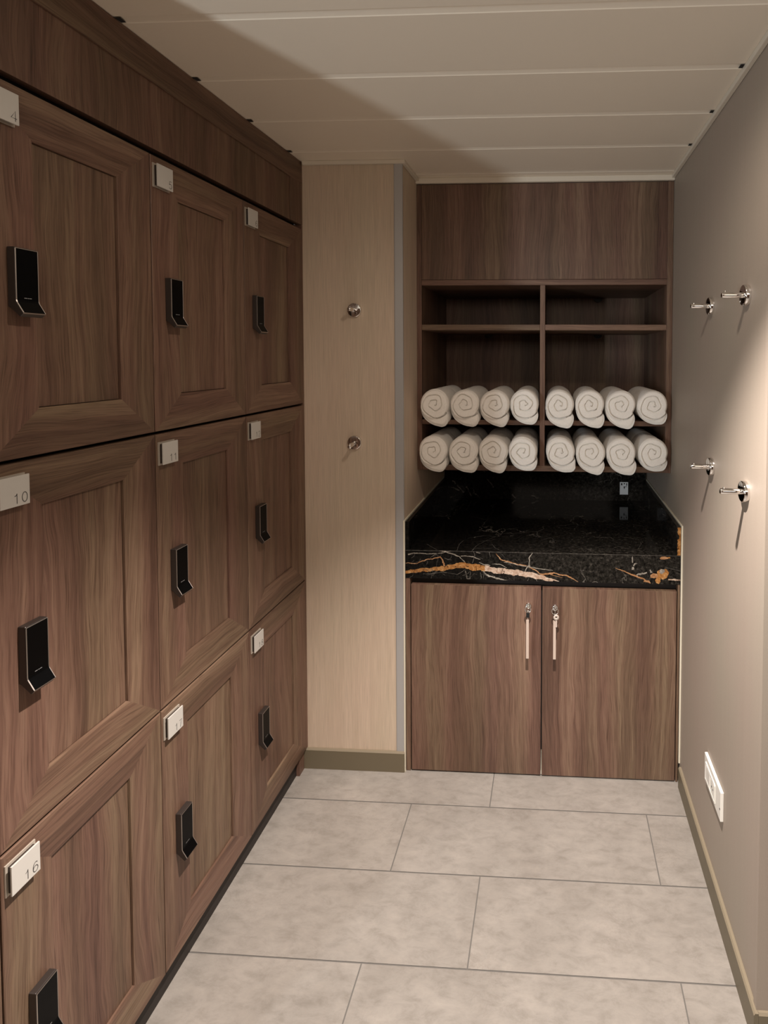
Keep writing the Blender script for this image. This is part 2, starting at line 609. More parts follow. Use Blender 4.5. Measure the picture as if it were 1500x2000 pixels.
# ceiling: cream strip panels with recessed joints
g = MB()
C0, CP = -0.0871, 0.2382
k = -4
while True:
    yb = C0 - k * CP              # joint, far lip
    ya = yb - CP                  # next joint nearer the camera
    lo, hi = max(ya - 0.0225, YR), min(yb - 0.0228, 0.80)
    if hi <= YR or k > 20:
        break
    if hi > lo:
        prof = [(lo, H + 0.012), (lo, H + 0.0052), (lo + 0.0205, H + 0.0013), (lo + 0.0225, H), (hi - 0.0015, H), (hi, H + 0.0015), (hi, H + 0.012)]
        for (a, az), (b, bz) in zip(prof[:-1], prof[1:]):
            g.face([(XL, a, az), (XR, a, az), (XR, b, bz), (XL, b, bz)], None, 0)
        if -1.2 < lo < -0.05:          # open ends of the joint at the lockers and at the right wall trim
            for xa, xb in ((0.0, 0.011), (W - 0.013 - 0.009, W - 0.013)):
                g.face([(xa, lo + 0.001, H - 0.0004), (xb, lo + 0.001, H - 0.0004), (xb, lo + 0.018, H - 0.0004), (xa, lo + 0.018, H - 0.0004)], None, 1)
    k += 1
g.box((XL, YR, H + 0.010), (XR, 0.80, H + 0.05), 'x', 0)
struct(g.build('ceiling', [CEIL, DARKGAP], weld=False))

# walls
struct(bx('wall_right', (W, YC, -0.05), (W + 0.06, 0.80, H + 0.01), WALL))
struct(bx('wall_right_return', (W + 0.06, YC, -0.05), (XR, YC + 0.06, H + 0.01), WALL))
struct(bx('wall_pillar', (-0.02, 0.0, -0.05), (XC, D3 + 0.09, H + 0.01), WALL_P))
struct(bx('wall_back', (XC, D3 + 0.012, -0.05), (W, D3 + 0.09, H + 0.01), WALL))
struct(bx('wall_left', (-0.66, -1.20, -0.05), (-0.60, 0.80, H + 0.01), WALL))
struct(bx('wall_rear', (XL, YR - 0.06, -0.05), (XR, YR, H + 0.01), WOOD))
struct(bx('wall_far_left', (XL - 0.06, YR, -0.05), (XL, 0.0, H + 0.01), WOOD))
struct(bx('wall_far_left_back', (XL, -1.20, -0.05), (-0.66, -1.14, H + 0.01), WALL))
struct(bx('wall_far_right', (XR, YR, -0.05), (XR + 0.06, YC + 0.06, H + 0.01), WALL))

# baseboards with a paler lip on top
def baseboard(name, pts_face, axis, sign, lo, hi):
    g = MB()
    t = 0.010
    prof = [(0, 0), (t, 0), (t, ZBB - 0.0045), (t * 0.68, ZBB), (0, ZBB)]
    pos = pts_face
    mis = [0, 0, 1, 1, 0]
    n = len(prof)
    def P(q, s):
        return (pos + sign * q[0], s, q[1]) if axis == 'x' else (s, pos + sign * q[0], q[1])
    for i in range(n):
        j = (i + 1) % n
        g.face([P(prof[i], lo), P(prof[j], lo), P(prof[j], hi), P(prof[i], hi)], None, mis[i])
    g.face([P(q, lo) for q in prof], None, 0)
    g.face([P(q, hi) for q in prof], None, 0)
    return struct(g.build(name, [OLIVE, OLIVE_L]))


baseboard('baseboard_pillar', 0.0, 'y', -1, -0.018, XC + 0.002)
baseboard('baseboard_right', W, 'x', -1, YC - 0.010, -0.022)
baseboard('baseboard_right_return', YC, 'y', -1, W + 0.0004, XR - 0.01)

# ceiling edge trims, corner profiles
tt = 0.013
struct(bx('trim_1', (0.004, -tt, H - tt), (XC + tt, -0.0003, H), CEIL_TRIM, bevel=0.002))
struct(bx('trim_2', (XC + 0.0003, 0.0, H - tt), (XC + tt, D2 - 0.016, H), CEIL_TRIM, bevel=0.002))
struct(bx('trim_3', (XC + 0.0003, D2 - 0.016, H - 0.020), (W - 0.0003, D2 - 0.001, H), CEIL_TRIM, bevel=0.002))
struct(bx('trim_4', (W - tt, YC, H - tt), (W - 0.0003, D2 - 0.016, H), CEIL_TRIM, bevel=0.002))
g = MB()
g.prism([(XC - 0.028, -0.0003), (XC - 0.028, -0.0022), (XC - 0.0255, -0.0030), (XC + 0.0015, -0.0030), (XC + 0.0022, -0.002), (XC + 0.0022, 0.004), (XC + 0.0003, 0.004), (XC + 0.0003, -0.0003)], 'z', ZBB, H - tt)
struct(g.build('trim_5', ALU))
g = MB()
g.prism([(W - 0.0025, YC + 0.014), (W - 0.0025, YC - 0.0025), (W + 0.030, YC - 0.0025), (W + 0.030, YC - 0.0003), (W - 0.0003, YC - 0.0003), (W - 0.0003, YC + 0.014)], 'z', ZBB, H - tt)
struct(g.build('trim_6', WALL))

# cream edge strips where the marble niche meets the walls
g = MB()
g.box((XC + 0.0005, -0.006, 0.001), (XC + 0.0055, 0.0, ZS + 0.005), 'z')
g.box((XC + 0.0005, 0.0, ZS), (XC + 0.0055, D3, ZS + 0.005), 'y')
struct(g.build('trim_7', CREAM))
g = MB()
g.box((W - 0.0055, -0.006, ZBB + 0.0005), (W - 0.0005, 0.0, ZS + 0.005), 'z')
g.box((W - 0.0055, 0.0, ZS), (W - 0.0005, D3, ZS + 0.005), 'y')
struct(g.build('trim_8', CREAM))

# ------------------------------------------------------------------ downlight in the ceiling (out of frame)
LENS, nt, b = mat('lit_lens')
b.inputs['Emission Color'].default_value = (*WARM, 1)
b.inputs['Emission Strength'].default_value = 6.0
b.inputs['Base Color'].default_value = (0.9, 0.85, 0.75, 1)
for yy, lab in ((LY, 'round white recessed ceiling downlight above the tile floor before the lockers'),
                (-2.75, 'round white recessed ceiling downlight at the rear of the room')):
    t = thing('ceiling_downlight', lab, 'light', (LX, yy, H))
    g = MB()
    g.lathe([(0.0, 0.030), (0.003, 0.030), (0.004, 0.044), (0.002, 0.048), (0.0, 0.048)], (0, 0, 0), (0, 0, -1))
    g.build('trim_ring', CEIL_TRIM, t)
    g = MB()
    g.lathe([(0.0, 0.0), (0.0, 0.030)], (0, 0, -0.0008), (0, 0, -1))
    g.build('lens', LENS, t)

# ------------------------------------------------------------------ digits drawn as strokes
def arc(cx, cy, rx, ry, a0, a1, n=16):
    return [(cx + rx * math.cos(math.radians(a0 + (a1 - a0) * i / n)), cy + ry * math.sin(math.radians(a0 + (a1 - a0) * i / n))) for i in range(n + 1)]


DIG = {
    '0': [arc(0.28, 0.5, 0.26, 0.48, 90, 450, 28)],
    '1': [[(0.06, 0.74), (0.20, 0.80), (0.30, 0.98), (0.30, 0.0)]],
    '2': [arc(0.28, 0.72, 0.25, 0.26, 170, -30, 14) + [(0.02, 0.02), (0.56, 0.02)]],
    '4': [[(0.58, 0.27), (0.0, 0.27), (0.43, 0.98), (0.43, 0.0)]],
    '5': [[(0.50, 0.97), (0.12, 0.97), (0.06, 0.50)] + arc(0.27, 0.32, 0.26, 0.31, 130, -150, 18)],
    '6': [arc(0.29, 0.31, 0.25, 0.30, 0, 360, 24), [(0.04, 0.31)] + arc(0.32, 0.50, 0.28, 0.47, 180, 50, 12)],
    '7': [[(0.02, 0.97), (0.55, 0.97), (0.36, 0.62), (0.20, 0.0)]],
    '8': [arc(0.29, 0.74, 0.21, 0.23, 90, 450, 24), arc(0.29, 0.26, 0.26, 0.25, 90, 450, 24)],
}


# ------------------------------------------------------------------ lockers
def make_locker(col, row, num, zt, zb):
    y0 = Y0 + col * LW + 0.0012
    y1 = Y0 + (col + 1) * LW - 0.0012
    if col == 2:
        y1 = -0.0115
    z1, z0 = zt, zb
    look = {0: 'top row', 1: 'middle row', 2: 'bottom row'}[row]
    lab = 'brown wood locker numbered %s on its square white plate, %s' % (num, look)
    t = thing('locker', lab, 'locker', (0, (y0 + y1) / 2, z0), 'numbered wood lockers')
    T = (-0.0, -(y0 + y1) / 2, -z0)

    def L(p):
        return (p[0] + T[0], p[1] + T[1], p[2] + T[2])
    # carcass box behind the door
    g = MB()
    g.box(L((-0.52, y0 + 0.002, z0 + 0.003)), L((-0.022, y1 - 0.002, z1 - 0.003)))
    g.build('carcass', WOOD_D, t)
    # moulded door frame with mitred rails
    g = MB()
    prof = [(0.0, -0.021), (0.0, -0.0012), (0.0012, 0.0), (0.040, 0.0), (0.046, -0.0006), (0.066, -0.0010), (0.079, -0.0015), (0.0815, -0.0022), (0.0817, -0.0155)]
    ky, kz = 1.10, 0.97
    ou, ov = R.random() * 9, R.random() * 9

    def ring(o, x):
        return [(x, y0 + o * ky, z0 + o * kz), (x, y1 - o * ky, z0 + o * kz), (x, y1 - o * ky, z1 - o * kz), (x, y0 + o * ky, z1 - o * kz)]
    for (o1, x1_), (o2, x2_) in zip(prof[:-1], prof[1:]):
        a, b_ = ring(o1, x1_), ring(o2, x2_)
        for s in range(4):
            s2 = (s + 1) % 4
            q = [a[s], a[s2], b_[s2], b_[s]]
            if s in (0, 2):
                uv = [(p[2] + p[0] + ou + s * 3, p[1] + ov) for p in q]
            else:
                uv = [(p[1] + p[0] + ou + s * 3, p[2] + ov) for p in q]
            g.face([L(p) for p in q], uv, 0)
    dr = g.build('door', WOOD, t)
    # recessed panel
    g = MB()
    o = 0.0829
    g.box(L((-0.016, y0 + o * ky, z0 + o * kz)), L((-0.0068, y1 - o * ky, z1 - o * kz)), 'z')
    g.build('door_panel', WOOD, dr)
    # number plate: white face standing off a metal backing plate
    py0, py1 = y0 + 0.0058, y0 + 0.0548
    pz1 = z1 - 0.0185
    pz0 = pz1 - 0.049
    g = MB()
    g.box(L((0.0090, py0, pz0)), L((0.0120, py1, pz1)))
    pl = g.build('number_plate', PLATE, t, 0.0006, 2)
    pl['label'] = 'square white plate reading %s' % num
    g = MB()
    g.box(L((0.0002, py0 - 0.0014, pz0 - 0.0014)), L((0.0026, py1 + 0.0014, pz1 + 0.0014)))
    g.box(L((0.0026, py0 + 0.0030, pz0 + 0.0030)), L((0.0090, py1 - 0.0030, pz1 - 0.0030)), mi=1)
    g.build('backing_plate', [BASEPL, SPACER], pl)
    g = MB()
    dh = 0.0165
    adv = dh * 0.82
    xs = py1 - 0.0045 - adv * len(num) + (adv - dh * 0.56)
    for i, ch in enumerate(num):
        for st in DIG[ch]:
            ribbon(g, [(xs + i * adv + a * dh, pz0 + 0.0045 + b2 * dh) for a, b2 in st], 0.0013,
                   lambda a, b2: L((0.01215, a, b2)))
    g.build('numeral', INK, pl, weld=False)
    # electronic lock handle: flat body that kicks outward at its foot
    hy0, hy1 = y0 + 0.0385, y0 + 0.0775
    ht = zt - 0.268 + (0.006 if row == 0 else 0.0)
    hb = ht - 0.088
    tipx, tipz = 0.026, hb - 0.0185
    poly = [(0.0002, ht), (0.0125, ht), (0.0140, ht - 0.002), (0.0140, hb), (tipx, tipz), (tipx - 0.006, tipz - 0.006), (0.004, hb - 0.010), (0.0002, hb - 0.008)]
    g = MB()
    g.prism([(q[0], q[1] + T[2]) for q in poly], 'y', hy0 + T[1], hy1 + T[1])
    hd = g.build('lock_handle', BRONZE, t, 0.0014, 3, angle=20)
    hd['label'] = 'black electronic lock with metal rim and flared foot'
    g = MB()
    e = 0.0011
    pts = [(0.0140, ht - 0.0026), (0.0140, hb + 0.003), (0.0147, hb), (0.0160, hb - 0.0022), (tipx - 0.0006, tipz + 0.0012)]
    for i in range(len(pts) - 1):
        a, b_ = pts[i], pts[i + 1]
        off = 0.0006
        q = [(a[0] + off, hy0 + e, a[1]), (a[0] + off, hy1 - e * 0.6, a[1]), (b_[0] + off, hy1 - e * 0.6, b_[1]), (b_[0] + off, hy0 + e, b_[1])]
        g.face([L(p) for p in q], None, 0)
    # thin rim back to the body
    for yy in (hy0 + e, hy1 - e * 0.6):
        for i in range(len(pts) - 1):
            a, b_ = pts[i], pts[i + 1]
            g.face([L(p) for p in [(a[0] + 0.0006, yy, a[1]), (b_[0] + 0.0006, yy, b_[1]), (b_[0] - 0.0008, yy, b_[1]), (a[0] - 0.0008, yy, a[1])]], None, 0)
    g.face([L(p) for p in [(pts[0][0] + 0.0006, hy0 + e, pts[0][1]), (pts[0][0] + 0.0006, hy1 - e * 0.6, pts[0][1]), (pts[0][0] - 0.0008, hy1 - e * 0.6, pts[0][1]), (pts[0][0] - 0.0008, hy0 + e, pts[0][1])]], None, 0)
    g.build('face_plate', BLACKG, hd)
    g = MB()
    for i in range(len(pts) - 1):
        a, b_ = pts[i], pts[i + 1]
        for (ya, yb_) in ((hy0 - 0.0002, hy0 + e), (hy1 - e * 0.6, hy1 + 0.0002)):
            g.face([L(p) for p in [(a[0] + 0.0003, ya, a[1]), (a[0] + 0.0009, yb_, a[1]), (b_[0] + 0.0009, yb_, b_[1]), (b_[0] + 0.0003, ya, b_[1])]], None, 0)
    a = pts[0]
    g.face([L(p) for p in [(a[0] + 0.0004, hy0, a[1] + 0.0012), (a[0] + 0.0004, hy1, a[1] + 0.0012), (a[0] + 0.0009, hy1, a[1]), (a[0] + 0.0009, hy0, a[1])]], None, 0)
    a = pts[-1]
    g.face([L(p) for p in [(a[0] + 0.0009, hy0, a[1]), (a[0] + 0.0009, hy1, a[1]), (a[0] - 0.0002, hy1, a[1] - 0.0020), (a[0] - 0.0002, hy0, a[1] - 0.0020)]], None, 0)
    g.build('rim', RIM, hd)
    g = MB()
    for a, b_ in ((0.0135, 0.0185), (0.0195, 0.0215), (0.0222, 0.0262)):
        q = [(0.01475, hy0 + a, hb + 0.0062), (0.01475, hy0 + b_, hb + 0.0062), (0.01475, hy0 + b_, hb + 0.0072), (0.01475, hy0 + a, hb + 0.0072)]
        g.face([L(p) for p in q], None, 0)
    g.build('printed_mark', GREYMARK, hd)
    return t


rows = [(T0, Z1 + 0.0035), (Z1 - 0.0035, Z2 + 0.0030), (Z2 - 0.0020, ZB)]
nums = [['4', '5', '6'], ['10', '11', '12'], ['16', '17', '18']]
for r_ in range(3):
    for c_ in range(3):
        make_locker(c_, r_, nums[r_][c_], *rows[r_])

# fascia over the lockers: framed board, with a dark shadow gap below
YE = -1.185
t = thing('fascia_board', 'long dark wood fascia panel between the lockers and the ceiling', 'panel', (0, -0.6, T0 + 0.014))
def loc_(t, a):
    return tuple(a[i] - t.location[i] for i in range(3))
zf0, zf1 = T0 + 0.0155, H - 0.001
g = MB()
g.box(loc_(t, (-0.022, YE, zf1 - 0.075)), loc_(t, (0.0, -0.0015, zf1)), 'y')
g.box(loc_(t, (-0.022, -0.085, zf0)), loc_(t, (0.0, -0.0015, zf1 - 0.075)), 'z')
g.build('frame', WOOD, t, 0.001)
g = MB()
g.box(loc_(t, (-0.022, YE, zf0)), loc_(t, (-0.0035, -0.085, zf1 - 0.075)), 'z')
g.build('panel', WOOD, t, 0.0006)
g = MB()
g.box(loc_(t, (-0.52, YE + 0.004, T0 + 0.001)), loc_(t, (-0.030, -0.004, zf1)), 'y')
g.build('backing_box', DARKGAP, t)

# plinth and end panel
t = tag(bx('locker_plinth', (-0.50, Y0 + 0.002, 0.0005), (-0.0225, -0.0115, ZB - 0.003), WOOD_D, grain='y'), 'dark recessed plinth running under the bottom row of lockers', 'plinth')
bx('foot', (-0.0222, -0.0480, 0.0005), (-0.0100, -0.0118, ZB - 0.0035), WOOD, t, bevel=0.0008)
tag(bx('locker_end_panel', (-0.5995, YE, 0.0005), (-0.0015, Y0 - 0.0015, T0), WOOD, bevel=0.001), 'brown wood end panel beside locker 16 at the left edge', 'panel')
tag(bx('scribe_strip', (-0.50, -0.0110, ZB), (-0.001, -0.0008, T0 + 0.0150), WOOD), 'narrow brown wood strip between locker column 6, 12, 18 and the pillar wall', 'strip')

# ------------------------------------------------------------------ upper towel cabinet
XA, XB = XC + 0.0008, W - 0.0008
t = thing('towel_cabinet', 'dark wood wall cabinet with open shelves of rolled towels', 'cabinet', ((XA + XB) / 2, D2, ZU))
L = lambda a: loc_(t, a)
PX0, PX1 = 0.3700, 1.2975
HC = H - 0.0205
def cb(name, a, b, grain='z', m=WOOD, bev=0.0008):
    return bx(name, L(a), L(b), m, t, grain, bev)
cb('side_panel', (XA, D2, ZU), (PX0, D3 - 0.004, HC), 'z')
cb('side_panel', (PX1, D2, ZU), (XB, D3 - 0.004, HC), 'z')
cb('top_panel', (PX0 + 0.0004, D2 + 0.0006, 1.7710), (PX1 - 0.0004, D2 + 0.022, HC), 'z')
cb('rail', (PX0 + 0.0002, D2, 1.7495), (PX1 - 0.0002, D3 - 0.010, 1.7700), 'x')
cb('back_panel', (PX0, D3 - 0.010, ZU + 0.0215), (PX1, D3 - 0.004, 1.7495), 'z', bev=0)
cb('bottom_board', (PX0 + 0.0002, D2, ZU), (PX1 - 0.0002, D3 - 0.004, ZU + 0.0215), 'x')
DX0, DX1 = 0.8235, 0.8427
cb('divider', (DX0, D2 + 0.0003, ZU + 0.0218), (DX1, D3 - 0.011, 1.7492), 'z')
for (a, b_) in ((PX0 + 0.0003, DX0 - 0.0003), (DX1 + 0.0003, PX1 - 0.0003)):
    cb('shelf', (a, D2 + 0.001, 1.5790), (b_, D3 - 0.011, 1.6002), 'x')
    cb('shelf', (a, D2 + 0.001, 1.2170), (b_, D3 - 0.011, 1.2352), 'x')
for x_, z_ in ((1.0815, 1.7690 - 0.024), (1.0815, 1.5785), (0.5709, 1.5785)):
    g = MB()
    n = 10
    poly = [(x_ + 0.018, z_ - 0.0005), (x_ - 0.018, z_ - 0.0005)] + [(x_ - 0.018 * math.cos(PI * i / n), z_ - 0.004 - 0.012 * math.sin(PI * i / n)) for i in range(n + 1)]
    g.prism([(q[0] - t.location[0], q[1] - t.location[2]) for q in poly], 'y', D3 - 0.026 - D2, D3 - 0.0105 - D2)
    g.build('cable_clip', BLACKM, t)

# ------------------------------------------------------------------ marble counter
g = MB()
YM = -0.001
g.prism([(YM, ZCB), (YM, ZC - 0.0015), (YM + 0.00055, ZC - 0.00065), (YM + 0.0018, ZC), (D3 - 0.001, ZC), (D3 - 0.001, ZCB)], 'x', XA + 0.0055, XB - 0.0055)
g.face([(XA + 0.006, YM - 0.00015, ZC - 0.0016), (XB - 0.006, YM - 0.00015, ZC - 0.0016), (XB - 0.006, YM + 0.0004, ZC - 0.0005), (XA + 0.006, YM + 0.0004, ZC - 0.0005)], None, 5)  # lamp glint along the arris, painted as a paler grey line
def FR(a, b):       # pixels on the front face -> slab front plane (x, z)
    return None
def fx(px, py):
    """photo pixel on the front face plane y = YM -> (x, z)"""
    d = fw * 1.0 + rt * ((px - PPX) / F_PX) - up * ((py - PPY) / F_PX)
    s = (YM - CY) / d.y
    p = Vector((CX, CY, CZ)) + d * s
    return (p.x, p.z)
def A(x, y): return fx(780 + x * 0.2, 1000 + y * 0.2)
def B(x, y): return fx(1060 + x * 0.19333, 1000 + y * 0.19333)
PW = 0.2 * 0.00178
PWB = 0.1933 * 0.00178
z_lo, z_hi, x_lo, x_hi = ZCB + 0.0006, ZC - 0.0006, XA + 0.006, XB - 0.006
lay = [0]
def FP(dy):
    return lambda a, b: (min(max(a, x_lo), x_hi), YM - dy, min(max(b, z_lo), z_hi))
def vein(pts, w, mi, jag=0.12, conv=A, k=PW, dy=0.0002):
    lay[0] += 1
    P = [conv(*q) for q in pts]
    ws = [q * k for q in w] if isinstance(w, (list, tuple)) else [w * k] * len(P)
    ribbon(g, P, ws, FP(dy + lay[0] * 0.000004), mi, jag=jag, seed=lay[0])
# main gold to peach vein
vein([(45, 588), (180, 573), (300, 560), (420, 548), (540, 535), (630, 518), (700, 540), (780, 538), (850, 552)], [26, 32, 36, 46, 44, 62, 58, 62, 56], 1, 0.075)
vein([(835, 550), (880, 558), (1000, 577), (1150, 592), (1300, 622), (1400, 645), (1500, 668)], [50, 56, 52, 55, 50, 44, 28], 2, 0.06)
vein([(0, 664), (80, 682), (165, 703)], [28, 18, 3], 2, 0.06, B, PWB)
# branches
vein([(50, 500), (170, 500), (270, 468), (400, 440), (428, 480), (435, 530)], [6, 8, 9, 9, 14, 26], 3)
vein([(85, 415), (140, 402), (210, 406), (310, 408), (430, 398), (520, 380)], [14, 9, 7, 6, 6, 4], 4)
vein([(300, 448), (340, 415), (430, 400)], [3, 6, 5], 5)
vein([(380, 370), (450, 386), (540, 420), (590, 440), (640, 490)], [7, 10, 13, 9, 9], 4)
vein([(600, 425), (720, 435), (760, 452), (790, 466)], [7, 9, 8, 3], 4)
vein([(722, 375), (735, 430), (718, 500)], [7, 8, 4], 5)
vein([(870, 372), (880, 400), (890, 440)], [7, 6, 3], 5)
vein([(940, 408), (990, 465), (1130, 508), (1250, 530), (1340, 575), (1370, 602), (1400, 610), (1500, 598)], [4, 9, 12, 11, 9, 12, 12, 10], 3, 0.15)
vein([(1020, 490), (1130, 510), (1260, 535), (1420, 562), (1500, 572)], [4, 8, 8, 5, 3], 4)
vein([(0, 632), (60, 622), (110, 618), (230, 636), (290, 668), (370, 712)], [10, 12, 12, 12, 11, 4], 3, 0.15, B, PWB)
vein([(60, 622), (110, 640), (200, 660)], [6, 5, 2], 3, 0.1, B, PWB)
vein([(1300, 400), (1268, 450), (1265, 520), (1230, 572)], [5, 8, 9, 10], 4)
vein([(1228, 575), (1240, 540), (1280, 528)], [9, 7, 5], 4)
vein([(818, 575), (830, 600), (870, 622), (1000, 655), (1065, 666)], [8, 11, 12, 13, 3], 4)
vein([(905, 506), (990, 514), (1050, 546)], [5, 7, 4], 4)
vein([(780, 492), (830, 512), (890, 520)], [4, 8, 5], 4)
vein([(230, 604), (330, 600), (430, 588), (560, 606)], [4, 6, 5, 3], 5)
vein([(560, 615), (600, 590), (650, 560)], [3, 5, 4], 5)
vein([(640, 575), (655, 610), (660, 645), (692, 650), (692, 580)], [8, 10, 12, 8, 5], 5)
vein([(790, 590), (800, 640), (795, 655)], [6, 7, 4], 5)
vein([(440, 450), (470, 465), (510, 468)], [5, 6, 4], 5)
vein([(750, 390), (790, 405)], [6, 5], 4)
rr2 = random.Random(21)
for q_ in range(34):
    bx_, by_ = rr2.uniform(60, 1300), rr2.uniform(385, 640)
    a_ = rr2.choice([rr2.uniform(-0.5, 0.5), rr2.uniform(0.9, 2.2)])
    l_ = rr2.uniform(25, 90)
    vein([(bx_, by_), (bx_ + l_ * 0.5 * math.cos(a_), by_ + l_ * 0.5 * math.sin(a_)), (bx_ + l_ * math.cos(a_ + 0.4), by_ + l_ * math.sin(a_ + 0.4))], [2, 4, 2], 5, 0.2)
# right-hand group
vein([(735, 563), (820, 598), (930, 640), (1010, 672), (1090, 716)], [4, 9, 12, 13, 10], 3, 0.15, B, PWB)
vein([(1268, 682), (1340, 684), (1410, 690)], [12, 15, 16], 2, 0.1, B, PWB)
vein([(1240, 562), (1330, 578), (1410, 604)], [4, 6, 6], 5, 0.1, B, PWB)
vein([(905, 448), (908, 480), (905, 512)], [7, 10, 8], 4, 0.1, B, PWB)
vein([(915, 545), (930, 525), (955, 520)], [10, 11, 5], 4, 0.1, B, PWB)
vein([(900, 568), (922, 565)], [26, 26], 4, 0.1, B, PWB)
vein([(945, 632), (1000, 618), (1050, 606)], [14, 16, 12], 4, 0.3, B, PWB)
vein([(1080, 585), (1092, 615)], [26, 24], 4, 0.2, B, PWB)
vein([(1020, 700), (1080, 705)], [14, 12], 3, 0.3, B, PWB)
def blob(cx, cy, rx, ry, mi, seed, conv=B):
    rr = random.Random(seed)
    lay[0] += 1
    pts = []
    ph = [rr.uniform(0, 6.28) for _ in range(4)]
    for i in range(40):
        a = 2 * PI * i / 40
        k = 1 + 0.10 * math.sin(2 * a + ph[0]) + 0.08 * math.sin(3 * a + ph[1]) + 0.06 * math.sin(7 * a + ph[2])
        pts.append(FP(0.0002 + lay[0] * 0.000004)(*conv(cx + rx * k * math.cos(a), cy + ry * k * math.sin(a))))
    g.face(pts, None, mi)
blob(1130, 645, 42, 26, 3, 4)
blob(1165, 690, 28, 32, 1, 5)
blob(1215, 625, 52, 56, 1, 3)
blob(1205, 600, 26, 24, 4, 9)
blob(1225, 465, 40, 16, 3, 7)
blob(1275, 462, 14, 8, 1, 8)
# veins that wander over the top of the slab
for pts, w in (([(0.592, 0.003), (0.600, 0.05), (0.622, 0.10), (0.660, 0.16)], 0.0022), ([(0.70, 0.004), (0.672, 0.035), (0.655, 0.075)], 0.0018),
               ([(0.47, 0.004), (0.42, 0.06)], 0.0016), ([(0.54, 0.004), (0.536, 0.07), (0.548, 0.11)], 0.0016), ([(0.66, 0.035), (0.60, 0.03)], 0.0015),
               ([(1.10, 0.09), (1.15, 0.05), (1.19, 0.035)], 0.002), ([(1.13, 0.02), (1.18, 0.06), (1.2, 0.12)], 0.0016)):
    ribbon(g, pts, w, lambda a, b: (a, b, ZC + 0.0002), 5, jag=0.15, seed=int(pts[0][0] * 1000))
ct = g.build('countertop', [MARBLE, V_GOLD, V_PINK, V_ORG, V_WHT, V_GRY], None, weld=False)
tag(ct, 'polished black marble counter with gold veins on its front edge', 'countertop')
# side splashes and back splash
SX = 0.013
o = bx('side_splash', (XA + 0.0056, 0.0, ZC + 0.0002), (XA + 0.0056 + SX, D3 - 0.001, ZS), MARBLE, ct, bevel=0.0005)
g = MB()
g.box((XB - 0.0056 - SX, 0.0, ZC + 0.0002), (XB - 0.0056, D3 - 0.001, ZS))
o = g.build('side_splash', MARBLE, ct, 0.0005)
g = MB()
xs0, xs1 = XB - 0.0056 - SX + 0.0003, XB - 0.0056 - 0.0003
rr = random.Random(3)
lpts, zz = [], ZC + 0.002
prev = None
for i in range(26):
    z_ = ZC + 0.001 + (ZS - ZC - 0.003) * i / 25
    inset = 0.0006 + abs(math.sin(i * 0.9)) * 0.0022 + (0.005 if 15 <= i <= 18 else 0)
    row = ((xs0 + inset, -0.0004, z_), (xs1, -0.0004, z_))
    if prev:
        g.face([prev[0], prev[1], row[1], row[0]], None, 0)
    prev = row
g.build('gold_patch', V_GOLD, o, weld=False)
g = MB()
g.box((XA + 0.0056, D3 - 0.0008, ZC - 0.02), (XB - 0.0056, D3 + 0.011, ZU - 0.001))
# faint marks on the back splash
def BS(u, v):
    d = fw + rt * ((u - PPX) / F_PX) - up * ((v - PPY) / F_PX)
    s = (D3 - 0.0012 - CY) / d.y
    p = Vector((CX, CY, CZ)) + d * s
    return (p.x, p.z)
for i, pts in enumerate([[(876, 951), (889, 953), (897, 958)], [(884, 938), (890, 945)], [(893, 947), (906, 962)], [(911, 950), (920, 969)], [(925, 961), (934, 970)],
                         [(950, 935), (958, 943), (963, 952)], [(1000, 966), (1008, 973)], [(1038, 967), (1052, 973)], [(1160, 944), (1177, 940), (1192, 937)]]):
    ribbon(g, [BS(*q) for q in pts], 0.004 if i < 8 else 0.0014, lambda a, b: (a, D3 - 0.0012, b), 1, jag=0.4, seed=50 + i)
g.build('back_splash', [MARBLE, V_GRY], ct, weld=False)

# small instruction sticker on the back splash
c0, c1 = BS(1210.7, 941.5), BS(1226.6, 966)
g = MB()
ys_ = D3 - 0.0020
g.box((c0[0], ys_, c1[1]), (c1[0], ys_ + 0.0008, c0[1]))
st = g.build('wall_sticker', STICKER)
tag(st, 'small pale sticker with black symbols on the black backsplash', 'sticker')
g = MB()
cw, chh = c1[0] - c0[0], c0[1] - c1[1]
def SP(a, b): return (c0[0] + a * cw, ys_ - 0.0002, c1[1] + b * chh)
for a0, b0, a1, b1 in ((0.13, 0.75, 0.30, 0.91), (0.46, 0.83, 0.62, 0.92), (0.77, 0.72, 0.88, 0.92), (0.46, 0.58, 0.62, 0.66), (0.66, 0.62, 0.86, 0.66)):
    g.face([SP(a0, b0), SP(a1, b0), SP(a1, b1), SP(a0, b1)], None, 0)
g.face([SP(0.46, 0.58), SP(0.62, 0.58), SP(0.54, 0.42)], None, 0)
g.build('symbols', BLACKM, st, weld=False)

# ------------------------------------------------------------------ base cabinet
t = thing('base_cabinet', 'low walnut cabinet with two doors under the black marble counter', 'cabinet', ((XA + XB) / 2, 0, 0))
L = lambda a: loc_(t, a)
YD = 0.0
def cc(name, a, b, grain='z', m=WOOD, bev=0.0008):
    return bx(name, L(a), L(b), m, t, grain, bev)
cc('side_post', (XA + 0.0056, YD + 0.001, 0.001), (0.3735, D3 - 0.02, ZCB - 0.001), 'z')
cc('side_post', (1.3055, YD + 0.001, 0.001), (XB - 0.0056, D3 - 0.02, ZCB - 0.001), 'z')
cc('carcass', (0.3740, YD + 0.030, 0.012), (1.3050, D3 - 0.02, ZCB - 0.002), 'x', WOOD_D, 0)
dl = cc('door', (0.3772, YD, 0.0060), (0.8356, YD + 0.019, 0.6760), 'z')
drr = cc('door', (0.8404, YD, 0.0052), (1.3020, YD + 0.019, 0.6735), 'z')
cc('kick_strip', (0.3740, YD + 0.0295, 0.001), (1.3050, YD + 0.034, 0.012), 'x', DARKGAP, 0)
g = MB()
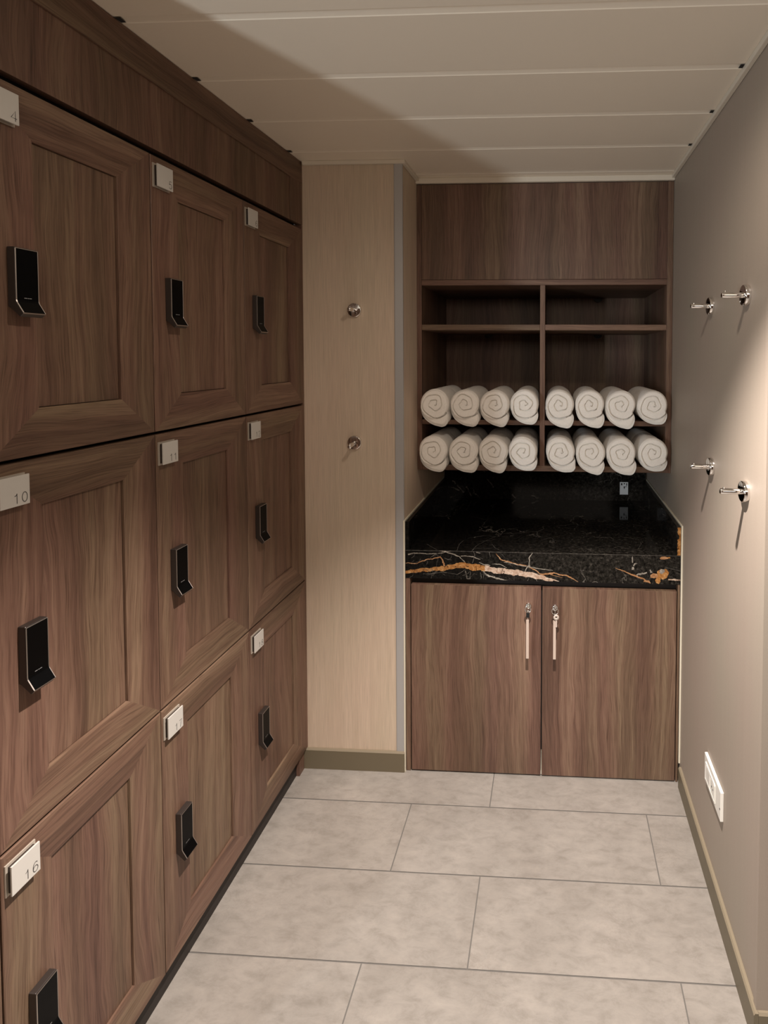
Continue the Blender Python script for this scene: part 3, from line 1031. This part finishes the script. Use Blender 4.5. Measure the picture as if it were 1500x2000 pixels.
g.face([L((0.8366, YD + 0.004, 0.006)), L((0.8394, YD + 0.004, 0.006)), L((0.8384, YD + 0.004, 0.085)), L((0.8376, YD + 0.004, 0.085))])
g.face([L((0.8366, YD + 0.018, 0.006)), L((0.8394, YD + 0.018, 0.006)), L((0.8384, YD + 0.018, 0.085)), L((0.8376, YD + 0.018, 0.085))])
for a, b_ in (((0.8366, 0.006), (0.8376, 0.085)), ((0.8394, 0.006), (0.8384, 0.085)), ((0.8366, 0.006), (0.8394, 0.006)), ((0.8376, 0.085), (0.8384, 0.085))):
    g.face([L((a[0], YD + 0.004, a[1])), L((b_[0], YD + 0.004, b_[1])), L((b_[0], YD + 0.018, b_[1])), L((a[0], YD + 0.018, a[1]))])
g.build('gap_light_wedge', CREAM, t)  # light through the door gap, painted as a pale wedge
for door, x_, z_ in ((dl, 0.7914, 0.6100), (drr, 0.8842, 0.6060)):
    g = MB()
    g.lathe([(0.0, 0.0110), (0.002, 0.0110), (0.0045, 0.0095), (0.0055, 0.0075), (0.0052, 0.0070), (0.0125, 0.0066), (0.0132, 0.0058), (0.0132, 0.0)], L((x_, YD - 0.0002, z_)), (0, -1, 0), 28)
    g.build('cam_lock', CHROME, door)
# keys with flat strip tags
def key_set(x, z, label, turned):
    k = thing('key_with_tag', label, 'key', (x, YD - 0.0138, z), 'keys in the cabinet locks')
    g = MB()
    # key bow standing out of the lock
    g.box((-0.0012 if turned else -0.0045, -0.016, -0.0045 if turned else -0.0012), (0.0012 if turned else 0.0045, -0.0002, 0.0045 if turned else 0.0012))
    g.lathe([(-0.0011, 0.0), (-0.0011, 0.0085), (0.0011, 0.0085), (0.0011, 0.0)], (0, -0.020, 0), (1, 0, 0) if turned else (0, 0, 1), 22)
    g.build('inserted_key', CHROME, k)
    g = MB()
    rows = []
    R0, r0 = 0.0112, 0.0012
    for i in range(29):
        a = 2 * PI * i / 28
        c = Vector((math.cos(a) * R0 * (1 if turned else 0.9), -0.020, 0.003 + math.sin(a) * R0))
        ra = Vector((math.cos(a), 0, math.sin(a)))
        rows.append([c + ra * r0 * math.cos(b) + Vector((0, 1, 0)) * r0 * math.sin(b) for b in [2 * PI * j / 8 for j in range(8)]])
    g.grid(rows, 0, True, True)
    g.build('ring', CHROME, k)
    g = MB()
    g.box((-0.0060, -0.0225, -0.0255), (0.0055, -0.0170, -0.0090))
    g.build('fob_clasp', BLACKM, k, 0.001)
    g = MB()
    tp = -0.0325 + (0.0 if not turned else 0.004)
    bt = tp - 0.136
    g.box((-0.0062, -0.0215, bt), (0.0034, -0.0200, tp + 0.0))
    g.box((-0.0016, -0.0212, tp), (-0.0002, -0.0203, -0.0250))
    g.build('strip_tag', TAGP, k, 0.0004)
    if turned:
        g = MB()
        n = 24
        g.lathe([(-0.0009, 0.0025), (-0.0009, 0.0098), (0.0009, 0.0098), (0.0009, 0.0025), (-0.0009, 0.0025)], (0.0040, -0.0245, -0.0165), (0, 1, 0), n)
        g.box((0.0020, -0.0254, -0.0500), (0.0068, -0.0236, -0.0255))
        g.build('spare_key', NICKEL, k)
    return k


key_set(0.7914, 0.6100, 'key with long pale strip tag in the left cabinet door', False)
key_set(0.8842, 0.6060, 'key with second key and long pale strip tag in the right cabinet door', True)

# ------------------------------------------------------------------ rolled towels
SPI = [(0, 1.05), (50, 0.97), (100, 0.88), (150, 0.77), (200, 0.68), (250, 0.61), (330, 0.53), (420, 0.44), (510, 0.35), (600, 0.27), (690, 0.18), (760, 0.08)]


def lerp_tab(tab, x):
    for (a, va), (b, vb) in zip(tab[:-1], tab[1:]):
        if a <= x <= b:
            return va + (vb - va) * (x - a) / (b - a)
    return None


def towel(x, z, zsh, label, seed, lean, flap=1.0):
    rr = random.Random(seed)
    rad = 0.0545
    yf, yb = 0.146 + rr.uniform(-0.004, 0.008), 0.46 + rr.uniform(-0.01, 0.012)
    ph = [rr.uniform(0, 6.28) for _ in range(6)]
    tw = rr.uniform(-22, 18)
    fa = flap * rr.uniform(0.9, 1.08)
    NT, NR = 168, 50

    def R_out(th, back):
        """outline radius in units of rad, th in degrees 0..360; the loose outer end droops at lower right"""
        d = th % 360
        base = 1 + 0.022 * math.sin(math.radians(2 * d) + ph[0]) + 0.012 * math.sin(math.radians(3 * d) + ph[1])
        tab = [(0, 0), (190, 0.0), (212, 0.08), (236, 0.25), (262, 0.42), (284, 0.62), (293, 0.74), (299, 0.76), (305, 0.70), (316, 0.50), (325, 0.28), (331, 0.06), (335, 0), (360, 0)]
        return base + lerp_tab(tab, (d - tw * 0.35) % 360) * fa

    def depth(r, th):
        """depth of the front face (positive = into the roll)"""
        d = 0.0
        e = (333 + tw * 0.35 - th) % 360
        for k in range(3):
            s = lerp_tab(SPI, e + 360 * k)
            if s is None:
                continue
            s += 0.026 * math.sin(math.radians(th * 3) + ph[2]) + 0.022 * math.sin(math.radians(th * 5) + ph[3])
            wdt = 0.024
            d += (0.0150 if k == 0 and e < 140 else 0.0095) * math.exp(-((r - s) / wdt) ** 2)
            # the layer outside each groove bulges
        if e < 140 and r > 1.0:
            d += 0.009 + 0.010 * max(0, (e - 0) / 140.0) * 0.3      # loose end lies a little behind
        d += 0.0026 * math.sin(math.radians(th * 2) + ph[4]) * r * 0.6
        d += 0.0035 * max(0, r - 0.2) ** 2
        return d
    g = MB()
    ths = [360.0 * i / NT for i in range(NT)]
    rows = []
    for ir in range(NR + 1):
        u = ir / NR
        row = []
        for th in ths:
            Ro = R_out(th, 0)
            rr_ = u * Ro * 0.965
            dd = depth(rr_, th)
            dd += 0.007 * max(0.0, (u - 0.86) / 0.14) ** 2.2
            a = math.radians(th)
            row.append((x + min(rad * rr_ * math.cos(a), 0.0556), yf + dd, z + rad * rr_ * math.sin(a)))
        rows.append(row)
    ys = [(yf + 0.011, 0.99), (yf + 0.016, 1.0), (yf + 0.030, 1.0), (D2 - 0.002, 1.0), (D2 + 0.012, 1.0), (0.26, 1.0), (0.30, 1.0), (0.312, 0.985), (0.318, 0.95), (0.326, 0.985), (0.345, 1.0), (yb - 0.05, 1.0), (yb - 0.012, 0.985), (yb - 0.002, 0.93), (yb, 0.84), (yb, 0.3), (yb, 0.02)]
    for y, k in ys:
        row = []
        s = max(0.0, (y - yf) / (yb - yf))
        for th in ths:
            Ro = R_out(th, s)
            if y > D2:
                Ro = min(Ro, 1.0 + (Ro - 1.0) * 0.8)
            wv = 1 + 0.008 * math.sin(y * 60 + ph[5] + math.radians(th))
            a = math.radians(th)
            px = x + lean * s + min(rad * Ro * k * wv * math.cos(a), 0.0562)
            pz = z + rad * Ro * k * wv * math.sin(a)
            if y > D2 - 0.006:
                pz = max(pz, zsh + 0.0008)
                px = min(max(px, 0.3708 if x < 0.83 else DX1 + 0.0008), DX0 - 0.0008 if x < 0.83 else 1.2967)
            row.append((px, y, pz))
        rows.append(row)
    g.grid(rows, 0, True, True)
    o = g.build('rolled_towel', TERRY)
    tag(o, label, 'towel', 'rolled white towels')
    return o


tx = [0.4290, 0.5430, 0.6560, 0.7675, 0.8990, 1.0115, 1.1245, 1.2410]
ords = ['leftmost', 'second from left', 'third from left', 'fourth from left, left of the divider', 'first right of the divider', 'third from right', 'second from right', 'rightmost']
lean_u = [0.018, 0.013, 0.008, 0.0, 0.0, -0.003, -0.008, -0.013]
for i in range(8):
    towel(tx[i], 1.3005, 1.2352, 'rolled white towel in the upper row, %s' % ords[i], 100 + i, lean_u[i] * 0.8, 0.92 if i not in (3, 7) else 0.62)
for i in range(8):
    towel(tx[i] + (-0.006 if i < 4 else 0.0035), 1.1240, ZU + 0.0215, 'rolled white towel in the lower row, %s' % ords[i], 200 + i, 0.004 * (3.5 - i), 0.86 if i not in (3, 7) else 0.6)

# ------------------------------------------------------------------ coat hooks
def hook(loc, axis, label, group, tilt=0.0):
    k = thing('coat_hook', label, 'hook', loc, group)
    a = Vector(axis)
    g = MB()
    g.lathe([(0.0, 0.0245), (0.010, 0.0245), (0.0118, 0.0232), (0.0120, 0.0225), (0.0120, 0.0)], (0, 0, 0), a, 40)
    g.build('flange', CHROME, k)
    pa = (a + Vector((0, 0, tilt))).normalized()
    g = MB()
    g.lathe([(0.0, 0.0066), (0.047, 0.0066), (0.0485, 0.0055), (0.0485, 0.0)], a * 0.0110, pa, 28)
    g.build('peg', CHROME, k)
    g = MB()
    g.lathe([(0.0, 0.0024), (0.0090, 0.0024), (0.0102, 0.0016), (0.0102, 0.0)], a * 0.0110 + pa * 0.040, (0, 0, 1), 16)
    g.build('stud', CHROME, k)
    return k


GR, GL = 'chrome hooks on the right wall', 'chrome hooks on the pillar wall'
hook((W - 0.0004, -0.606, 1.171), (-1, 0, 0), 'chrome coat hook on right wall, lower and nearer, at the lit area', GR)
hook((W - 0.0004, -0.594, 1.624), (-1, 0, 0), 'chrome coat hook on right wall, upper one nearer the camera', GR)
hook((W - 0.0004, -0.335, 1.174), (-1, 0, 0), 'chrome coat hook on right wall, lower one nearer the towels', GR)
hook((W - 0.0004, -0.310, 1.624), (-1, 0, 0), 'chrome coat hook on right wall, upper one nearer the shelves', GR)
hook((0.1835, -0.0004, 1.6386), (0, -1, 0), 'upper chrome coat hook on the beige pillar wall', GL)
hook((0.1810, -0.0004, 1.1770), (0, -1, 0), 'lower chrome coat hook on the beige pillar wall', GL, -0.16)

# ------------------------------------------------------------------ wall outlet, right wall near the floor
ow, oh = 0.150, 0.0775
t = thing('wall_outlet', 'white double outlet plate low on the right wall', 'outlet', (W - 0.0003, -0.4075, 0.3150))
g = MB()
g.box((-0.0085, -ow / 2, -oh / 2), (0.0, ow / 2, oh / 2))
g.build('plate', WHITEP, t, 0.0012, 2)
g = MB()
r0, r1 = -0.030, 0.060
for a, b_ in (((-0.0105, r0, 0.018), (-0.0083, r1, 0.0215)), ((-0.0105, r0, -0.028), (-0.0083, r1, -0.0245)), ((-0.0105, r0, -0.0245), (-0.0083, r0 + 0.0035, 0.018)), ((-0.0105, r1 - 0.0035, -0.0245), (-0.0083, r1, 0.018))):
    g.box(a, b_)
g.build('module_frame', WHITEP, t, 0.0004, 1)
g = MB()
g.box((-0.0098, -0.022, -0.0235), (-0.0084, 0.010, 0.0135))
so = g.build('socket', WHITEP, t, 0.0004, 1)
g = MB()
for yy, zz in ((-0.012, -0.004), (0.0, -0.004)):
    g.lathe([(0.0, 0.0024), (0.0004, 0.0024), (0.0004, 0.0)], (-0.0098, yy, zz), (-1, 0, 0), 14)
g.build('pin_hole', BLACKM, so)
g = MB()
g.box((-0.0102, 0.018, -0.0225), (-0.0084, 0.054, 0.0155))
g.build('rocker', WHITEP, t, 0.0006, 1)
g = MB()
g.lathe([(0.0, 0.0024), (0.0006, 0.0024), (0.0006, 0.0)], (-0.0085, -ow / 2 + 0.005, -0.008), (-1, 0, 0), 14)
g.build('screw', BLACKM, t)
